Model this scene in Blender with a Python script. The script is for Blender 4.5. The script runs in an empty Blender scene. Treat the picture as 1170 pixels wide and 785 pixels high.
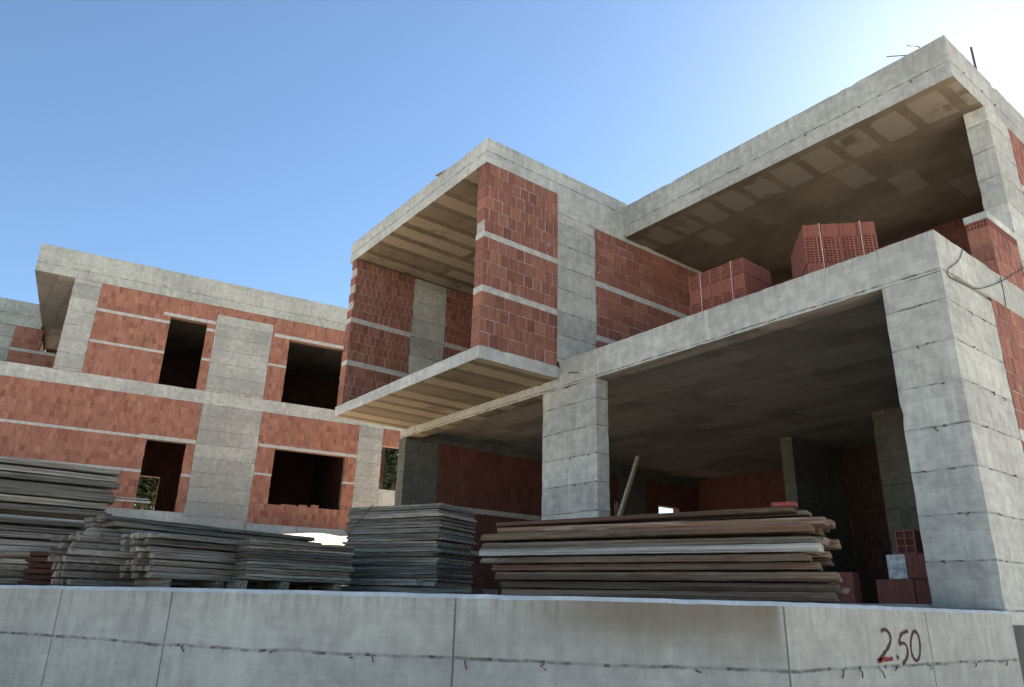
import bpy, bmesh, math, random
from mathutils import Vector, Matrix
from math import radians as R, sin, cos, tan, pi, hypot
random.seed(7)
S = bpy.context.scene
COL = S.collection
RND = random.Random(11)

# ------------------------------------------------------------------ camera (measured from the photograph's vanishing points)
YAW, PITCH, ROLL, FPX = 9.18505954e-01, 3.44978432e-01, 2.65187378e-02, 835.13
fwd = Vector((-sin(YAW)*cos(PITCH), cos(YAW)*cos(PITCH), sin(PITCH)))
rgt0 = Vector((cos(YAW), sin(YAW), 0)); up0 = rgt0.cross(fwd)
rgt = cos(ROLL)*rgt0 + sin(ROLL)*up0; up = -sin(ROLL)*rgt0 + cos(ROLL)*up0
cam = bpy.data.cameras.new('camera'); camo = bpy.data.objects.new('camera', cam); COL.objects.link(camo)
cam.sensor_fit = 'HORIZONTAL'; cam.sensor_width = 36; cam.lens = 36*FPX/1170; cam.clip_start = .05; cam.clip_end = 3000
mw = Matrix((rgt, up, -fwd)).transposed().to_4x4(); camo.matrix_world = mw
S.camera = camo

def ray(u, v): return rgt*((u-585)/FPX) - up*((v-392.5)/FPX) + fwd
def onz(u, v, z): d = ray(u, v); return d*(z/d.z)
def online(u, v, p, d):
    """where the bearing of pixel (u, v) meets the ground line p + t d (2D); returns t"""
    r = ray(u, v); den = r.x*d[1]-r.y*d[0]
    return -(r.x*p[1]-r.y*p[0])/den

# ------------------------------------------------------------------ node helpers
class NT:
    def __init__(s, name):
        s.m = bpy.data.materials.new(name); s.m.use_nodes = True; s.t = s.m.node_tree
        s.b = s.t.nodes['Principled BSDF']; s.b.inputs['Specular IOR Level'].default_value = .25
        s.b.inputs['Roughness'].default_value = .9
    def n(s, typ, props=None, **inp):
        nd = s.t.nodes.new(typ)
        for k, v in (props or {}).items(): setattr(nd, k, v)
        for k, v in inp.items(): s.set(nd, k.replace('_', ' '), v)
        return nd
    def set(s, nd, k, v):
        if isinstance(k, str) and k.startswith('i') and k[1:].isdigit(): k = int(k[1:])
        sock = nd.inputs[k]
        if hasattr(v, 'is_output'): s.t.links.new(v, sock)
        elif hasattr(v, 'outputs'): s.t.links.new(v.outputs[0], sock)
        else: sock.default_value = v
    def math(s, op, a, b=0.0, c=None, clamp=False):
        nd = s.t.nodes.new('ShaderNodeMath'); nd.operation = op; nd.use_clamp = clamp
        s.set(nd, 0, a); s.set(nd, 1, b)
        if c is not None: s.set(nd, 2, c)
        return nd.outputs[0]
    def noise(s, vec, scale, detail=4, rough=.55, dist=0):
        nd = s.n('ShaderNodeTexNoise', None, Scale=scale, Detail=detail, Roughness=rough, Distortion=dist)
        if vec is not None: s.set(nd, 'Vector', vec)
        return nd.outputs['Fac']
    def scale(s, vec, x, y, z):
        nd = s.n('ShaderNodeVectorMath', {'operation': 'MULTIPLY'}); s.set(nd, 0, vec); nd.inputs[1].default_value = (x, y, z); return nd.outputs[0]
    def smooth(s, x, a, b, lo=0.0, hi=1.0):
        nd = s.n('ShaderNodeMapRange', {'interpolation_type': 'SMOOTHSTEP'}); s.set(nd, 0, x)
        nd.inputs[1].default_value = a; nd.inputs[2].default_value = b; nd.inputs[3].default_value = lo; nd.inputs[4].default_value = hi
        return nd.outputs[0]
    def mix(s, f, a, b, blend='MIX'):
        nd = s.n('ShaderNodeMix', {'data_type': 'RGBA', 'blend_type': blend})
        s.set(nd, 0, f)
        for i, v in ((6, a), (7, b)):
            if isinstance(v, tuple): v = v if len(v) == 4 else (*v, 1)
            s.set(nd, i, v)
        return nd.outputs[2]
    def bump(s, h, strength=.4, dist=.01):
        nd = s.n('ShaderNodeBump', None, Strength=strength, Distance=dist); s.set(nd, 'Height', h)
        s.t.links.new(nd.outputs[0], s.b.inputs['Normal'])
    def col(s, c): s.set(s.b, 'Base Color', c if not isinstance(c, tuple) else (*c, 1))

def concrete(name, base=(.36, .36, .335), period=None, z0=0.0, seams=(), plen=1.9, hdir=(.70, .714, 0), uv=False, streak=1.0, vseams=(), usmear=0.0, dirt=.5, top=None, lo=.37, hi=.66):
    N = NT(name)
    if uv:
        pos = N.n('ShaderNodeUVMap').outputs[0]; sp = N.n('ShaderNodeSeparateXYZ', None); N.set(sp, 0, pos)
        h, z = sp.outputs[0], sp.outputs[1]
        geo = N.n('ShaderNodeNewGeometry').outputs['Position']
    else:
        geo = N.n('ShaderNodeNewGeometry').outputs['Position']; sp = N.n('ShaderNodeSeparateXYZ', None); N.set(sp, 0, geo); z = sp.outputs[2]
        dt = N.n('ShaderNodeVectorMath', {'operation': 'DOT_PRODUCT'}); N.set(dt, 0, geo); dt.inputs[1].default_value = hdir; h = dt.outputs['Value']
    n1 = N.noise(geo, .8, 5); n2 = N.noise(geo, 7, 6, .65); n4 = N.noise(geo, 55, 3, .7)
    n3 = N.noise(N.scale(geo, 9, 9, .55), 1.6, 4, .6)
    nb = N.noise(N.scale(geo, .8, .8, 26), 1.2, 4, .65)
    v = N.math('ADD', N.math('MULTIPLY', n1, .32), N.math('MULTIPLY', n2, .36))
    v = N.math('ADD', v, N.math('MULTIPLY', n3, .2*streak)); v = N.math('ADD', v, N.math('MULTIPLY', nb, .13))
    v = N.smooth(v, lo, hi)
    b = Vector(base)
    c = N.mix(v, tuple(b*.62), tuple(Vector((b.x*1.14, b.y*1.15, b.z*1.12))))
    # efflorescence and brown stains
    st = N.smooth(N.noise(geo, 1.7, 6, .7, .4), .58, .74, 0, .40*dirt)
    c = N.mix(st, c, (b.x*.62, b.y*.56, b.z*.46))
    wh = N.smooth(N.noise(N.scale(geo, 5, 5, .5), 1.1, 5, .65), .58, .78, 0, .5)
    c = N.mix(wh, c, (b.x*1.35, b.y*1.35, b.z*1.32))
    height = N.math('ADD', N.math('MULTIPLY', n2, .5), N.math('MULTIPLY', n4, .25))
    wob = N.math('MULTIPLY', N.math('SUBTRACT', N.noise(geo, 2.3, 4, .65), .5), .045)
    zz = N.math('ADD', z, wob)
    brk = N.smooth(N.noise(N.scale(geo, 1, 1, .3), 5.5, 4, .7), .34, .62)
    line = None
    if period:
        f = N.math('DIVIDE', N.math('SUBTRACT', zz, z0), period)
        fr = N.math('FRACT', f); d = N.math('MULTIPLY', N.math('ABSOLUTE', N.math('SUBTRACT', N.math('FRACT', N.math('ADD', f, .5)), .5)), period)
        d = N.math('SUBTRACT', d, N.math('MULTIPLY', N.math('SUBTRACT', n2, .5), .05)); line = N.smooth(d, .002, .014, 1, 0)
        wn = N.n('ShaderNodeTexWhiteNoise', {'noise_dimensions': '2D'})
        cb = N.n('ShaderNodeCombineXYZ'); N.set(cb, 0, N.math('FLOOR', N.math('DIVIDE', N.math('SUBTRACT', z, z0), period)))
        N.set(cb, 1, N.math('FLOOR', N.math('DIVIDE', h, plen))); N.set(wn, 'Vector', cb.outputs[0])
        tint = N.smooth(wn.outputs[0], 0, 1, .86, 1.08)
        c = N.mix(1.0, c, N.n('ShaderNodeCombineColor', None, Red=tint, Green=tint, Blue=tint).outputs[0], 'MULTIPLY')
        drip = N.math('MULTIPLY', N.smooth(fr, .55, 1.0), N.smooth(n3, .5, .68, 0, .42*streak))
        c = N.mix(drip, c, tuple(b*.50))
    if top is not None:     # rain washed dirt hanging from the upper edge
        dr = N.math('MULTIPLY', N.smooth(N.math('SUBTRACT', z, N.math('MULTIPLY', n3, .22)), top-.34, top-.10), N.smooth(N.noise(N.scale(geo, 14, 14, .7), 1.5, 4, .65), .46, .64, 0, .5))
        c = N.mix(dr, c, (b.x*.42, b.y*.40, b.z*.36))
    for sz in seams:
        d = N.math('ABSOLUTE', N.math('SUBTRACT', zz, sz)); l = N.smooth(d, .004, .016, 1, 0)
        line = l if line is None else N.math('MAXIMUM', line, l)
        below = N.math('MULTIPLY', N.math('MULTIPLY', N.smooth(zz, sz-.16, sz, 0, 1), N.math('LESS_THAN', zz, sz)), N.smooth(n3, .5, .66, 0, .5*streak))
        c = N.mix(below, c, tuple(b*.5))
    if line is not None:
        # tie holes spaced along the joint
        ph = N.math('ADD', N.math('DIVIDE', h, .41), N.math('MULTIPLY', n1, 1.2))
        sd = N.math('ABSOLUTE', N.math('SUBTRACT', N.math('FRACT', ph), .5))
        line = N.math('MULTIPLY', line, N.math('MAXIMUM', N.math('MULTIPLY', brk, .85), N.smooth(sd, .03, .06, 1, .28)))
    for su in vseams:
        d = N.math('ABSOLUTE', N.math('SUBTRACT', N.math('ADD', h, N.math('MULTIPLY', wob, .25)), su)); l = N.smooth(d, .003, .011, .8, 0)
        line = l if line is None else N.math('MAXIMUM', line, l)
    if usmear:   # reddish washed stain under the brown boards
        m = N.math('MULTIPLY', N.smooth(h, usmear-2.2, usmear-1.0), N.math('MULTIPLY', N.smooth(h, usmear-.06, usmear, 1, 0), N.smooth(N.math('ADD', z, N.math('MULTIPLY', N.math('SUBTRACT', n1, .5), .9)), -.50, .02)))
        c = N.mix(N.math('MULTIPLY', m, .85), c, (.17, .128, .088))
    if line is not None:
        c = N.mix(N.math('MULTIPLY', line, .85), c, (.035, .035, .033)); height = N.math('SUBTRACT', height, N.math('MULTIPLY', line, .9))
    pores = N.smooth(N.noise(geo, 38, 2, .5), .70, .76, 0, .5)
    c = N.mix(pores, c, tuple(b*.4))
    N.col(c); N.bump(height, .55, .012); return N.m

def brick_mat(name, ca, cb, mortar=.35):
    N = NT(name)
    tc = N.n('ShaderNodeTexCoord').outputs['Object']
    at = N.n('ShaderNodeAttribute', {'attribute_name': 'tint'}).outputs['Fac']
    c = N.mix(at, ca, cb)
    n1 = N.noise(tc, 1.3, 5, .65); n2 = N.noise(tc, 22, 4, .7)
    sx = N.n('ShaderNodeSeparateXYZ'); N.set(sx, 0, tc); hh = N.math('ADD', sx.outputs[0], sx.outputs[1])
    cv = N.n('ShaderNodeCombineXYZ'); N.set(cv, 0, N.math('MULTIPLY', hh, 26)); N.set(cv, 2, N.math('MULTIPLY', sx.outputs[2], 2.2))
    gr = N.noise(cv.outputs[0], 1.0, 4, .65)
    c = N.mix(N.smooth(n2, .4, .75, 0, .5), c, tuple(Vector(ca)*.55))
    c = N.mix(N.smooth(gr, .50, .70, 0, .55), c, tuple(Vector(ca)*.5))
    c = N.mix(N.smooth(gr, .50, .30, 0, .38), c, tuple(Vector(cb)*1.25))
    sm = N.math('MULTIPLY', N.smooth(N.noise(N.scale(tc, 1, 1, .45), 11, 4, .7), .60, .72), N.smooth(n1, .40, .60, 0, mortar*2.2))
    c = N.mix(sm, c, (.36, .31, .27))
    N.col(c); N.bump(N.math('ADD', n2, N.math('MULTIPLY', sm, .8)), .5, .008); N.b.inputs['Roughness'].default_value = .85
    return N.m

def plain(name, c, rough=.85, nscale=12, var=.25, bump=.3):
    N = NT(name); tc = N.n('ShaderNodeTexCoord').outputs['Object']
    n = N.noise(tc, nscale, 5, .65); k = Vector(c)
    N.col(N.mix(N.smooth(n, .3, .7), tuple(k*(1-var)), tuple(k*(1+var)))); N.b.inputs['Roughness'].default_value = rough
    if bump: N.bump(n, bump, .008)
    return N.m

def wood(name, ca, cb, cc, patch=0.0, pc=(.4, .38, .35)):
    N = NT(name); tc = N.n('ShaderNodeTexCoord').outputs['Object']
    oi = N.n('ShaderNodeObjectInfo').outputs['Random']
    off = N.n('ShaderNodeVectorMath', {'operation': 'ADD'}); N.set(off, 0, tc)
    cx = N.n('ShaderNodeCombineXYZ'); N.set(cx, 0, N.math('MULTIPLY', oi, 37)); N.set(cx, 1, N.math('MULTIPLY', oi, 91)); N.set(off, 1, cx.outputs[0])
    p = off.outputs[0]
    g = N.noise(N.scale(p, .9, 26, 26), 1.5, 5, .65); g2 = N.noise(N.scale(p, 1.6, 6, 6), 1.3, 4, .6)
    c = N.mix(N.smooth(g, .32, .68), ca, cb)
    c = N.mix(N.smooth(g2, .45, .75, 0, .7), c, cc)
    f = N.smooth(oi, 0, 1, .6, 1.35)
    c = N.mix(1.0, c, N.n('ShaderNodeCombineColor', None, Red=f, Green=f, Blue=f).outputs[0], 'MULTIPLY')
    if patch:
        c = N.mix(N.math('MULTIPLY', N.smooth(N.noise(N.scale(p, 1.2, 5, 5), 1.9, 5, .7), .60, .70), patch), c, pc)
    N.col(c); N.bump(g, .7, .006); return N.m

def soffit(name, base, panel, rowh, bw, swap=False, gap=.06, off=(0, 0), keep=.35, full_to=0):
    """underside cast on reused shuttering sheets: each sheet leaves its own pale rectangle"""
    N = NT(name); geo = N.n('ShaderNodeNewGeometry').outputs['Position']
    sg = N.n('ShaderNodeSeparateXYZ'); N.set(sg, 0, geo); mp = N.n('ShaderNodeCombineXYZ'); N.set(mp, 0, N.math('ADD', sg.outputs[1 if swap else 0], off[0])); N.set(mp, 1, N.math('ADD', sg.outputs[0 if swap else 1], off[1]))
    ds = N.n('ShaderNodeTexNoise', None, Scale=3.5, Detail=4.0); N.set(ds, 'Vector', geo)
    dv = N.n('ShaderNodeVectorMath', {'operation': 'MULTIPLY_ADD'}); N.set(dv, 0, ds.outputs['Color']); dv.inputs[1].default_value = (.09, .09, 0); N.set(dv, 2, mp.outputs[0])
    bt = N.n('ShaderNodeTexBrick', {'offset': .12 if full_to else .35}); N.set(bt, 'Vector', dv.outputs[0])
    for k, v in (('Scale', 1.0), ('Mortar Size', gap), ('Mortar Smooth', .25), ('Bias', 0.0), ('Brick Width', bw), ('Row Height', rowh)): bt.inputs[k].default_value = v
    bt.inputs['Color1'].default_value = (0, 0, 0, 1); bt.inputs['Color2'].default_value = (1, 1, 1, 1); bt.inputs['Mortar'].default_value = (.5, .5, .5, 1)
    sheet = N.math('SUBTRACT', 1.0, bt.outputs['Fac'])
    r = N.n('ShaderNodeSeparateColor'); N.set(r, 0, bt.outputs['Color'])
    pres = N.smooth(r.outputs[0], keep-.05, keep+.25)
    n = N.noise(geo, 1.1, 5, .65); nf = N.noise(geo, 14, 5, .7)
    if full_to: pres = N.math('MAXIMUM', pres, N.math('MULTIPLY', N.math('LESS_THAN', sg.outputs[1], full_to), N.smooth(n, .34, .46)))
    b = Vector(base)
    c = N.mix(N.smooth(n, .3, .7), tuple(b*.75), tuple(b*1.25))
    m = N.math('MULTIPLY', N.math('MULTIPLY', sheet, pres), N.smooth(N.math('ADD', n, N.math('MULTIPLY', nf, .3)), .42, .62, .25, 1))
    c = N.mix(m, c, panel)
    c = N.mix(N.smooth(nf, .55, .75, 0, .35), c, tuple(b*.5))
    N.col(c); N.bump(N.math('ADD', N.math('MULTIPLY', sheet, .6), N.math('MULTIPLY', nf, .3)), .5, .012); return N.m

GREY = (.465, .445, .40)
M = {}
M['col'] = concrete('column_concrete', GREY, period=.466, z0=.08, dirt=.6)
M['beam'] = concrete('beam_concrete', (.50, .48, .432), seams=(3.72,), dirt=.25, streak=.6, top=4.2)
M['fascia_box'] = concrete('box_fascia_concrete', (.50, .48, .43), seams=(7.93,), streak=.8, dirt=.4, top=8.22)
M['fascia_roof'] = concrete('roof_fascia_concrete', (.43, .41, .368), seams=(7.63,), streak=.9, dirt=.4, top=8.09)
M['slab_edge'] = concrete('slab_edge_concrete', (.50, .49, .45), streak=.7, dirt=.35)
M['in_col'] = concrete('raw_inner_concrete', (.15, .142, .12), period=.466, z0=.08, dirt=.7)  # darker copy of the column concrete; interior shade put into the colour
M['conc'] = concrete('plain_concrete', GREY)
M['lb_col'] = concrete('annex_column_concrete', (.50, .48, .42), period=.48, z0=.10, plen=2.2, dirt=.15, streak=.4, hdir=(.148, .989, 0))
M['lb_beam'] = concrete('annex_beam_concrete', (.49, .475, .42), dirt=.3, hdir=(.148, .989, 0))
M['lb_fascia'] = concrete('annex_fascia_concrete', (.44, .43, .38), seams=(10.17,), hdir=(.148, .989, 0), dirt=.4)
M['band'] = plain('bond_beam_mortar', (.44, .41, .37), nscale=9, var=.2)
M['mortar'] = plain('mortar', (.37, .31, .265), nscale=15)
M['mortar_o'] = plain('annex_mortar', (.30, .185, .13), nscale=15)
M['mortar_d'] = plain('sooty_mortar', (.085, .06, .048), nscale=15)  # mortar colour lowered to carry the shade of the rooms
M['brick'] = brick_mat('red_hollow_brick', (.175, .064, .043), (.34, .142, .095))
M['brick_o'] = brick_mat('orange_hollow_brick', (.23, .085, .055), (.44, .20, .13), .3)
M['brick_d'] = brick_mat('dark_hollow_brick', (.12, .042, .030), (.19, .073, .052), .12)  # darker copy of the red brick, indoor shade painted into it
M['brick_dark'] = brick_mat('sooty_partition_brick', (.06, .026, .02), (.10, .045, .035), .08)  # near-black brick copy; the deep shade of back rooms is in its colour
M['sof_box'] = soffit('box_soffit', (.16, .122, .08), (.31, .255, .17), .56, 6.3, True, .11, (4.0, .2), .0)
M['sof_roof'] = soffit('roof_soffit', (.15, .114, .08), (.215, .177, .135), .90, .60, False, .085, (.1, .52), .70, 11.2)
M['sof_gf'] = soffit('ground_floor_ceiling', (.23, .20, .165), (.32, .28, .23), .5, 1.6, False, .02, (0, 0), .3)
M['ground'] = plain('dry_earth', (.44, .35, .255), nscale=1.6, var=.3, bump=.6)
M['street'] = plain('dusty_street', (.50, .465, .40), nscale=.9, var=.2)
M['bitumen'] = plain('bitumen_coating', (.014, .014, .015), rough=.6, nscale=5)
M['steel'] = plain('rusty_steel', (.09, .06, .045), nscale=30)
M['cable'] = plain('black_cable', (.012, .012, .013), rough=.5)
M['wood_g'] = wood('weathered_grey_wood', (.085, .072, .056), (.35, .31, .25), (.21, .16, .11))
M['wood_t'] = wood('weathered_tan_wood', (.07, .054, .04), (.27, .22, .165), (.13, .10, .073))
M['wood_b'] = wood('stained_brown_wood', (.055, .034, .022), (.23, .155, .105), (.15, .05, .03), .6, (.42, .36, .29))
M['wood_w'] = wood('cement_caked_wood', (.14, .12, .10), (.42, .40, .36), (.20, .17, .14), .8, (.5, .49, .45))
M['ply'] = wood('dark_plywood', (.065, .056, .046), (.265, .238, .195), (.17, .13, .092))
M['red_paint'] = plain('red_oxide', (.22, .05, .04), nscale=20)
M['rust_sheet'] = plain('rust_red_sheet', (.085, .036, .024), nscale=10)
M['black_paint'] = plain('dark_marker_paint', (.075, .028, .022), nscale=60, bump=0)
M['dark_red_paint'] = plain('dark_red_marker_paint', (.20, .028, .025), nscale=60, bump=0)
M['prop'] = plain('pale_timber', (.52, .49, .43), nscale=14)
M['bark'] = plain('bark', (.10, .075, .055), nscale=10)
M['pack_brick'] = brick_mat('new_red_brick', (.21, .068, .047), (.31, .115, .08), .05)
M['hole'] = plain('brick_cavity', (.09, .028, .022), bump=0)
M['strap'] = plain('pale_strap', (.42, .27, .24), rough=.5, bump=0)
M['white_brick'] = plain('cement_splashed_brick', (.48, .46, .42), nscale=14, var=.45)
def leafmat(name, a, b):
    N = NT(name); at = N.n('ShaderNodeAttribute', {'attribute_name': 'tint'}).outputs['Fac']; N.col(N.mix(at, a, b)); N.b.inputs['Roughness'].default_value = .6
    return N.m
M['leaf'] = leafmat('cypress_foliage', (.014, .024, .011), (.04, .065, .026))

# ------------------------------------------------------------------ mesh helpers
class MB:
    def __init__(s): s.v = []; s.f = []; s.mi = []; s.t = []
    def hexa(s, pts, mi=0, t=.5):
        b = len(s.v); s.v += [tuple(p) for p in pts]
        for q in ((0, 3, 2, 1), (4, 5, 6, 7), (0, 1, 5, 4), (1, 2, 6, 5), (2, 3, 7, 6), (3, 0, 4, 7)):
            s.f.append(tuple(b+i for i in q)); s.mi.append(mi); s.t.append(t)
    def box(s, x0, x1, y0, y1, z0, z1, mi=0, t=.5):
        s.hexa([(x0, y0, z0), (x1, y0, z0), (x1, y1, z0), (x0, y1, z0), (x0, y0, z1), (x1, y0, z1), (x1, y1, z1), (x0, y1, z1)], mi, t)
    def quad(s, a, b, c, d, mi=0, t=.5):
        k = len(s.v); s.v += [tuple(a), tuple(b), tuple(c), tuple(d)]; s.f.append((k, k+1, k+2, k+3)); s.mi.append(mi); s.t.append(t)
    def tube(s, pts, r, n=6, mi=0, r2=None):
        pts = [Vector(p) for p in pts]; k = len(s.v); L = len(pts)
        for i, p in enumerate(pts):
            d = (pts[min(i+1, L-1)]-pts[max(i-1, 0)]).normalized()
            a = d.orthogonal().normalized(); b = d.cross(a)
            rr = r if r2 is None else r+(r2-r)*i/(L-1)
            for j in range(n): q = p+(a*cos(2*pi*j/n)+b*sin(2*pi*j/n))*rr; s.v.append(tuple(q))
        for i in range(L-1):
            for j in range(n):
                s.f.append((k+i*n+j, k+i*n+(j+1) % n, k+(i+1)*n+(j+1) % n, k+(i+1)*n+j)); s.mi.append(mi); s.t.append(.5)
        s.f.append(tuple(k+j for j in range(n))[::-1]); s.mi.append(mi); s.t.append(.5)
        s.f.append(tuple(k+(L-1)*n+j for j in range(n))); s.mi.append(mi); s.t.append(.5)
    def build(s, name, mats, parent=None, off=(0, 0, 0), bevel=0, rough=0, smooth=False):
        me = bpy.data.meshes.new(name); o3 = Vector(off)
        me.from_pydata([tuple(Vector(v)-o3) for v in s.v], [], s.f)
        if not isinstance(mats, (list, tuple)): mats = [mats]
        for m in mats: me.materials.append(m)
        me.polygons.foreach_set('material_index', s.mi)
        at = me.attributes.new('tint', 'FLOAT', 'FACE'); at.data.foreach_set('value', s.t)
        if bevel or rough:
            bm = bmesh.new(); bm.from_mesh(me)
            if bevel: bmesh.ops.bevel(bm, geom=[e for e in bm.edges if len(e.link_faces) == 2 and e.calc_face_angle(0) > .5], offset=bevel, segments=1, affect='EDGES', profile=.5)
            bm.to_mesh(me); bm.free()
        if smooth: me.polygons.foreach_set('use_smooth', [True]*len(me.polygons))
        me.update()
        ob = bpy.data.objects.new(name, me); COL.objects.link(ob)
        if parent: ob.parent = parent
        return ob

def tag(o, label=None, cat=None, group=None, kind=None):
    if label: o['label'] = label
    if cat: o['category'] = cat
    if group: o['group'] = group
    if kind: o['kind'] = kind
    return o
def empty(name, loc, rz=0, label=None, cat=None, group=None):
    o = bpy.data.objects.new(name, None); COL.objects.link(o); o.location = loc; o.rotation_euler = (0, 0, rz); o.empty_display_size = .3
    return tag(o, label, cat, group)

class House:
    """parts are given in the house's own axes; the Empty stands at BASE"""
    def __init__(s, name, base, rz, label, cat):
        s.b = Vector(base); s.root = empty(name, base, rz, label, cat); s.off = Vector((0, 0, base[2])) if rz else s.b
    def part(s, name, mb, mats, bevel=.008, parent=None, label=None, off=None):
        o = mb.build(name, mats, parent or s.root, (s.off if parent is None else s.off), bevel)
        if label: o['label'] = label
        return o
    def box(s, name, x0, x1, y0, y1, z0, z1, mat, soffit=None, bevel=.008, label=None):
        """cast concrete block: its arrises waver a little and are chipped here and there"""
        m = MB(); mats = [mat]+([soffit] if soffit else []); rn = random.Random(int(x0*91+y0*57+z0*31))
        lo, hi = (x0, y0, z0), (x1, y1, z1); n = [max(1, min(70, round((hi[a]-lo[a])/.13))) for a in range(3)]; idx = {}
        def vert(k):
            if k not in idx:
                on = [k[a] in (0, n[a]) for a in range(3)]; p = [lo[a]+(hi[a]-lo[a])*k[a]/n[a] for a in range(3)]
                if sum(on) >= 2:
                    e = abs(rn.gauss(0, .0035))+(rn.uniform(.008, .022) if rn.random() < .05 else 0)
                    for a in range(3):
                        if on[a]: p[a] += e*rn.uniform(.5, 1.2)*(1 if k[a] == 0 else -1)
                idx[k] = len(m.v); m.v.append(tuple(p))
            return idx[k]
        for a in range(3):
            b, c = (a+1) % 3, (a+2) % 3
            for side in (0, n[a]):
                for i in range(n[b]):
                    for j in range(n[c]):
                        q = []
                        for (di, dj) in ((0, 0), (1, 0), (1, 1), (0, 1)):
                            k = [0, 0, 0]; k[a] = side; k[b] = i+di; k[c] = j+dj; q.append(vert(tuple(k)))
                        m.f.append(tuple(q if side else q[::-1])); m.mi.append(1 if soffit and a == 2 and side == 0 else 0); m.t.append(.5)
        return s.part(name, m, mats, 0, label=label)
    def wall(s, axis, a, b, u0, u1, z0, z1, bands=(), holes=(), mat=None, bw=.2, bh=.225, label=None, bandname='bond_beam', sd=1):
        """brick infill; AXIS 'y': runs along y between x=a and x=b; AXIS 'x': runs along x between y=a and y=b"""
        rn = random.Random(sd); mb = MB()
        def put(m, ua, ub, za, zb, ins=0.0, mi=0, t=.5, jit=0.0):
            if axis == 'y': m.box(a+ins+jit, b-ins+jit, ua, ub, za, zb, mi, t)
            else: m.box(ua, ub, a+ins+jit, b-ins+jit, za, zb, mi, t)
        def cut(ua, ub, za, zb, margin=0):
            iv = [(ua, ub)]
            for (ha, hb, ka, kb) in holes:
                if zb > ka+.012 and za < kb-.012:
                    nx = []
                    for (p, q) in iv:
                        if hb <= p or ha >= q: nx.append((p, q)); continue
                        if ha > p: nx.append((p, ha))
                        if hb < q: nx.append((hb, q))
                    iv = nx
            return iv
        zs = sorted(bands); segs = []; zc = z0
        for (za, zb) in zs: segs.append((zc, za)); zc = zb
        segs.append((zc, z1))
        # row edges follow hole tops and bottoms too
        for (za, zb) in segs:
            if zb-za < .03: continue
            cutz = sorted({za, zb} | {k for h in holes for k in h[2:] if za+.03 < k < zb-.03})
            for ca, cb in zip(cutz, cutz[1:]):
                for (p, q) in cut(u0, u1, ca, cb): put(mb, p+.013, q-.013, ca+.001, cb-.001, .006, 1)
                nr = max(1, round((cb-ca)/bh)); rh = (cb-ca)/nr
                for r in range(nr):
                    ra, rb = ca+r*rh, ca+(r+1)*rh
                    if rh < .06: pass
                    sh = (r % 2)*bw*.5+rn.uniform(-.02, .02)
                    for (p, q) in cut(u0, u1, ra, rb):
                        u = p-((p-sh) % bw)
                        while u < q-.02:
                            ua, ub = max(u, p), min(u+bw, q)
                            if ub-ua > .035:
                                g = rn.uniform(.004, .011); t = min(1, max(0, rn.gauss(.5, .21)))
                                put(mb, ua+g*(ua > p), ub-g*(ub < q), ra+rn.uniform(.002, .010), rb-rn.uniform(.002, .009), 0, 0, t, rn.uniform(-.004, .005))
                            u += bw
        w = s.part('brick_wall', mb, [mat or M['brick'], M['mortar_d'] if mat in (M['brick_d'], M['brick_dark']) else M['mortar_o'] if mat == M['brick_o'] else M['mortar']], 0, label=label)
        for (za, zb) in zs:
            for (p, q) in cut(u0, u1, za, zb):
                m = MB(); put(m, p, q, za, zb, -.006); s.part(bandname, m, M['band'], .004, parent=w)
        return w
    def lintel(s, axis, a, b, u0, u1, z0, z1):
        m = MB()
        if axis == 'y': m.box(a-.012, b+.012, u0, u1, z0, z1)
        else: m.box(u0, u1, a-.012, b+.012, z0, z1)
        return s.part('lintel', m, M['band'], .004)

# ------------------------------------------------------------------ retaining wall, street, site ground
ZW, ZS = .075, -1.65
WP = [(-34, -9.8), (-20, -3.95), (-9.07, .67), (-8.1, 1.07), (-6.64, 1.67), (-5.99, 2.02), (-5.04, 2.73), (-4.67, 3.06), (-3.76, 3.80), (-3.3, 4.22), (-2.95, 4.57)]
def catmull(P, n=5):
    out = []
    for i in range(len(P)-1):
        p0, p1, p2, p3 = (Vector(P[max(0, min(len(P)-1, i+k))]) for k in (-1, 0, 1, 2))
        for j in range(n):
            t = j/n; out.append(.5*((2*p1)+(-p0+p2)*t+(2*p0-5*p1+4*p2-p3)*t*t+(-p0+3*p1-3*p2+p3)*t**3))
    return out+[Vector(P[-1])]
curve = catmull(WP[2:], 4); curve = [Vector(WP[0]), Vector(WP[1])]+curve
face = curve+[Vector((-2.95, 6.4)), Vector((-2.95, 8.325))]
def wall_strip(pts, u_start):
    """solid strip with UV (metres along, height); section: street face, chamfered rim, top, back"""
    us = [u_start]
    for p, q in zip(pts, pts[1:]): us.append(us[-1]+(q-p).length)
    nrm = []
    for i in range(len(pts)):
        d = (pts[min(i+1, len(pts)-1)]-pts[max(i-1, 0)]).normalized(); nrm.append(Vector((-d.y, d.x)))
    return us, nrm
us, nr = wall_strip(face, 0.0)
ci = len(curve)-1
nr[ci] = (Vector((-.70, .71))+Vector((-1, 0))).normalized()
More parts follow.
